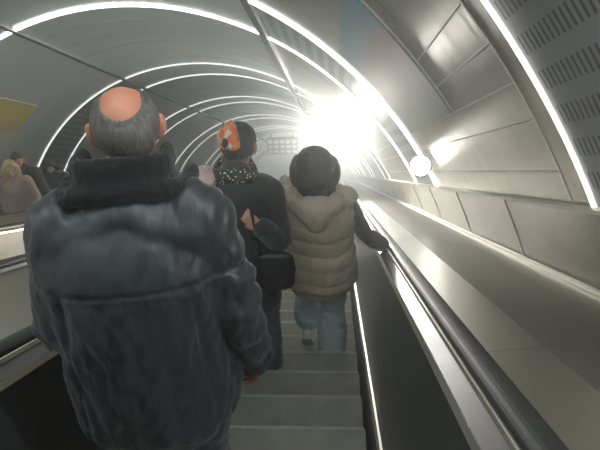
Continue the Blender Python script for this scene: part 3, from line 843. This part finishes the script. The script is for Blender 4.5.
# pale pink jacket slung over the left shoulder
pj = thing('draped_jacket', 'pale pink fluffy jacket slung over the left shoulder of the person in the flowered scarf', 'jacket', (-.55, 3.53, tread_z(3)))
bm = bmesh.new()
limb(bm, [(-.165, .12, 1.40), (-.165, .05, 1.50), (-.165, -.04, 1.525), (-.185, -.115, 1.44), (-.20, -.135, 1.30), (-.20, -.13, 1.18)], [(.05, .03), (.065, .04), (.075, .04), (.08, .04), (.075, .035), (.06, .03)], sub=5)
limb(bm, [(-.10, -.04, 1.54), (-.15, -.09, 1.52), (-.22, -.08, 1.47)], [(.03, .03), (.04, .03), (.035, .03)], sub=4)
me = fuse(bm, .008, 4); displace(me, lambda c, n: .012 * fbm(c, (16, 16, 12)))
link('jacket_shell', me, cloth('pale pink fleece', (.70, .50, .48), .95, .4), pj)
bm = bmesh.new(); limb(bm, [(-.215, -.16, 1.28), (-.225, -.165, 1.12), (-.22, -.16, 1.0)], [(.04, .03), (.038, .03), (.03, .025)], sub=4); me = fuse(bm, .008, 4); displace(me, lambda c, n: .006 * fbm(c, (16, 16, 12)))
link('sleeve', me, cloth('pale pink fleece', (.70, .50, .48), .95, .4), pj)


def rider(label, x, k, H, hair_col, coat_col, face_up=False, style='short', hat=None, skin=None, yaw=0.0, pitch=0.0, build=1.0, dy=0.0, pose={}, hoodcol=None, coatr=.8, vox=.014):
    """a smaller figure on an escalator; face_up = turned to look back up the slope"""
    t = thing('person', label, 'person', (x, nose(k) * C30 - .18 + dy, tread_z(k)), math.pi if face_up else 0.0)
    Q = Pose(H, build, **pose); Q.yaw = yaw; Q.pitch = pitch
    link('body', body_mesh(Q, 0.008), skin or SKIN2, t); eyes_on(Q, t)
    link('coat', coat_mesh(Q, .66, 1.0, 1.0, vox, lambda c, n: .006 * fbm(c, (10, 10, 8)), collar=True), cloth('coat cloth', coat_col, coatr), t)
    link('trousers', trousers_mesh(Q, 1.0, vox), cloth('trouser cloth', (.03, .032, .04)), t)
    shoes(Q, M_rubber, t)
    hm = vary(new_mat('rider hair', hair_col, .6), (90, 90, 10), .4)
    face_lo = lambda a: (34 if min(a, 360 - a) < 48 else (34 - (min(a, 360 - a) - 48) * 1.1 if min(a, 360 - a) < 115 else -40))
    if style == 'short': hair_cap(Q, face_lo, lambda a: 89.5, lambda a, e: .012, t, hm, na=40, ne=14)
    elif style == 'long': bob(Q, t, hm, w=.098, drop=-.17, back=.095, top=.108)
    if hat:
        c = hair_cap(Q, lambda a: 24 if min(a, 360 - a) < 60 else 10, lambda a: 89.5, lambda a, e: .020, t, cloth('cap cloth', hat, .9), na=40, ne=14); c.name = 'cap'
        if style == 'cap':
            bm = bmesh.new(); limb(bm, [(0, .06, .065), (0, .115, .058), (0, .15, .045)], [(.07, .008), (.065, .007), (.045, .005)], sub=3)
            for v in bm.verts: v.co = Q.head_m() @ v.co
            obj('cap_peak', bm, cloth('cap cloth', hat, .9), t, smooth=True)
    if hoodcol:
        bm = bmesh.new(); nk = Q.neck
        limb(bm, [nk + Vector((-.12, .04, -.02)), nk + Vector((-.11, -.09, .0)), nk + Vector((0, -.14, -.02)), nk + Vector((.11, -.09, .0)), nk + Vector((.12, .04, -.02))], [(.045, .05), (.055, .06), (.07, .055), (.055, .06), (.045, .05)], sub=4, side=(0, 0, 1))
        me = fuse(bm, .009, 4); displace(me, lambda c, n: .01 * fbm(c, (14, 14, 14))); link('hood', me, cloth('hood fur', hoodcol, .95, .5), t)
    return t


holdphone = dict(elL=(-.22, .05, 1.14), wrL=(-.08, .26, 1.20), elR=(.22, .05, 1.14), wrR=(.08, .26, 1.20), fdL=(.3, .6, .8), fdR=(-.3, .6, .8), pnL=(0, -1, .3), pnR=(0, -1, .3))

rider('brown-haired person in dark clothes standing farther down, just left of the woman in the vest', -.50, 14, 1.72, (.14, .06, .035), (.05, .045, .05), yaw=-.9, skin=SKIN)
GRP = 'people riding up the far left escalator'
E0 = rider
def up(label, x, k, H, hc, cc, **kw):
    kw.setdefault('yaw', .4)
    t = rider(label, x, k, H, hc, cc, face_up=True, **kw); t['group'] = GRP; return t
up('blonde woman in a beige-pink top at the far left edge, nearest of the upward riders', -4.78, 16, 1.76, (.50, .38, .20), (.33, .23, .20), style='long', yaw=.45, pitch=-.05)
up('bearded man in a dark beanie and black jacket behind the blonde woman', -5.08, 18, 1.93, (.05, .04, .035), (.018, .018, .02), hat=(.03, .03, .03), skin=SKIN, yaw=.35, build=1.25, style='short')
up('person with long black hair looking down at a phone, right of the bearded man', -4.98, 20, 1.84, (.01, .01, .012), (.03, .034, .033), style='long', pitch=-.55, yaw=.5, pose=holdphone)
up('person in a dark grey cap with head bowed beside the black-haired phone user', -4.70, 22, 1.74, (.04, .035, .03), (.035, .05, .05), hat=(.09, .10, .11), style='cap', pitch=-.5, yaw=-.3, pose=holdphone)
up('ruddy-faced person in a dark cap just above the bald man\'s left shoulder', -5.12, 24, 1.80, (.03, .03, .03), (.03, .05, .07), hat=(.02, .02, .02), style='cap', skin=SKIN, yaw=.4)
up('dark-clothed rider whose ruddy face shows just right of the bald head', -4.95, 38, 1.86, (.06, .04, .03), (.04, .03, .03), style='short', skin=SKIN, vox=.02)
up('fair-faced rider in brown coat in the distance right of the bald man\'s ear', -4.72, 41, 1.84, (.25, .12, .05), (.10, .07, .06), style='long', vox=.02)
up('dark-haired distant rider in a black coat turned aside', -5.13, 45, 1.84, (.02, .02, .02), (.03, .03, .035), style='long', yaw=1.2, vox=.02)
up('distant rider with pale face and maroon coat left of the flowered scarf', -4.72, 48, 1.86, (.05, .04, .03), (.12, .05, .05), style='short', vox=.02)
up('distant bareheaded rider with reddish face and grey coat behind the maroon coat', -5.13, 52, 1.88, (.03, .03, .03), (.10, .10, .10), style='short', skin=SKIN, vox=.02)
up('farthest visible upward rider in brown, just beside the flowered scarf', -4.9, 56, 1.90, (.08, .05, .03), (.12, .08, .06), style='short', skin=SKIN, vox=.02)
ph = thing('phone', 'small dark phone held by the black-haired person on the far left escalator', 'phone', (-4.98, nose(20) * C30 - .18 - .33, tread_z(20) + 1.33))
bm = bmesh.new(); box(bm, (0, 0, 0), (.075, .009, .155), Matrix.Rotation(-.5, 4, 'X')); obj('phone_body', bm, M_rubber, ph)

# ------------------------------------------------------------------ added haze, world, camera
bm = bmesh.new()
box(bm, (-2.5, 18, -9), (14, 60, 34))  # scattering volume added for bloom round the lamps and lifted blacks
hz = bpy.data.materials.new('added bloom haze'); hz.use_nodes = True
nt = hz.node_tree; nt.nodes.remove(nt.nodes['Principled BSDF'])
vs_ = nt.nodes.new('ShaderNodeVolumeScatter'); vs_.inputs['Density'].default_value = HAZE; vs_.inputs['Anisotropy'].default_value = 0.82
vs_.inputs['Color'].default_value = (0.95, 1.0, 0.97, 1)
nt.links.new(vs_.outputs[0], nt.nodes['Material Output'].inputs['Volume'])
tag(obj('bloom_haze', bm, hz), 'thin haze added through the whole tunnel for glow round the lamps', 'haze', kind='stuff')

w = bpy.data.worlds.new('World'); S.world = w; w.use_nodes = True
w.node_tree.nodes['Background'].inputs[0].default_value = (0.8, 0.9, 1.0, 1)
w.node_tree.nodes['Background'].inputs[1].default_value = 0.7

cam = bpy.data.cameras.new('camera'); co = bpy.data.objects.new('camera', cam); COL.objects.link(co)
cam.sensor_width = 36.0; cam.lens = 36.0 * 620 / 600; cam.clip_start = 0.02; cam.clip_end = 300
Bm = [(0.99818717, 0.00489006, 0.05998726), (0.05935573, 0.08502307, -0.99460946), (-0.009964, 0.99636698, 0.08457868)]
ex, eu, en = Vector((1, 0, 0)), Vector((0, C30, -S30)), Vector((0, S30, C30))
ax = [ex * Bm[0][i] + eu * Bm[1][i] + en * Bm[2][i] for i in range(3)]
mw = Matrix((ax[0], ax[1], ax[2])).transposed().to_4x4(); mw.translation = CAMP
co.matrix_world = mw
S.camera = co
S.view_settings.view_transform = 'Standard'; S.view_settings.look = 'None'
S.view_settings.exposure = EXPO; S.view_settings.gamma = 1.0; S.view_settings.use_curve_mapping = False
S.cycles.use_denoising = True
S.cycles.max_bounces = 8; S.cycles.diffuse_bounces = 3; S.cycles.glossy_bounces = 4; S.cycles.volume_bounces = 1
S.cycles.sample_clamp_indirect = 8.0; S.cycles.blur_glossy = 0.5
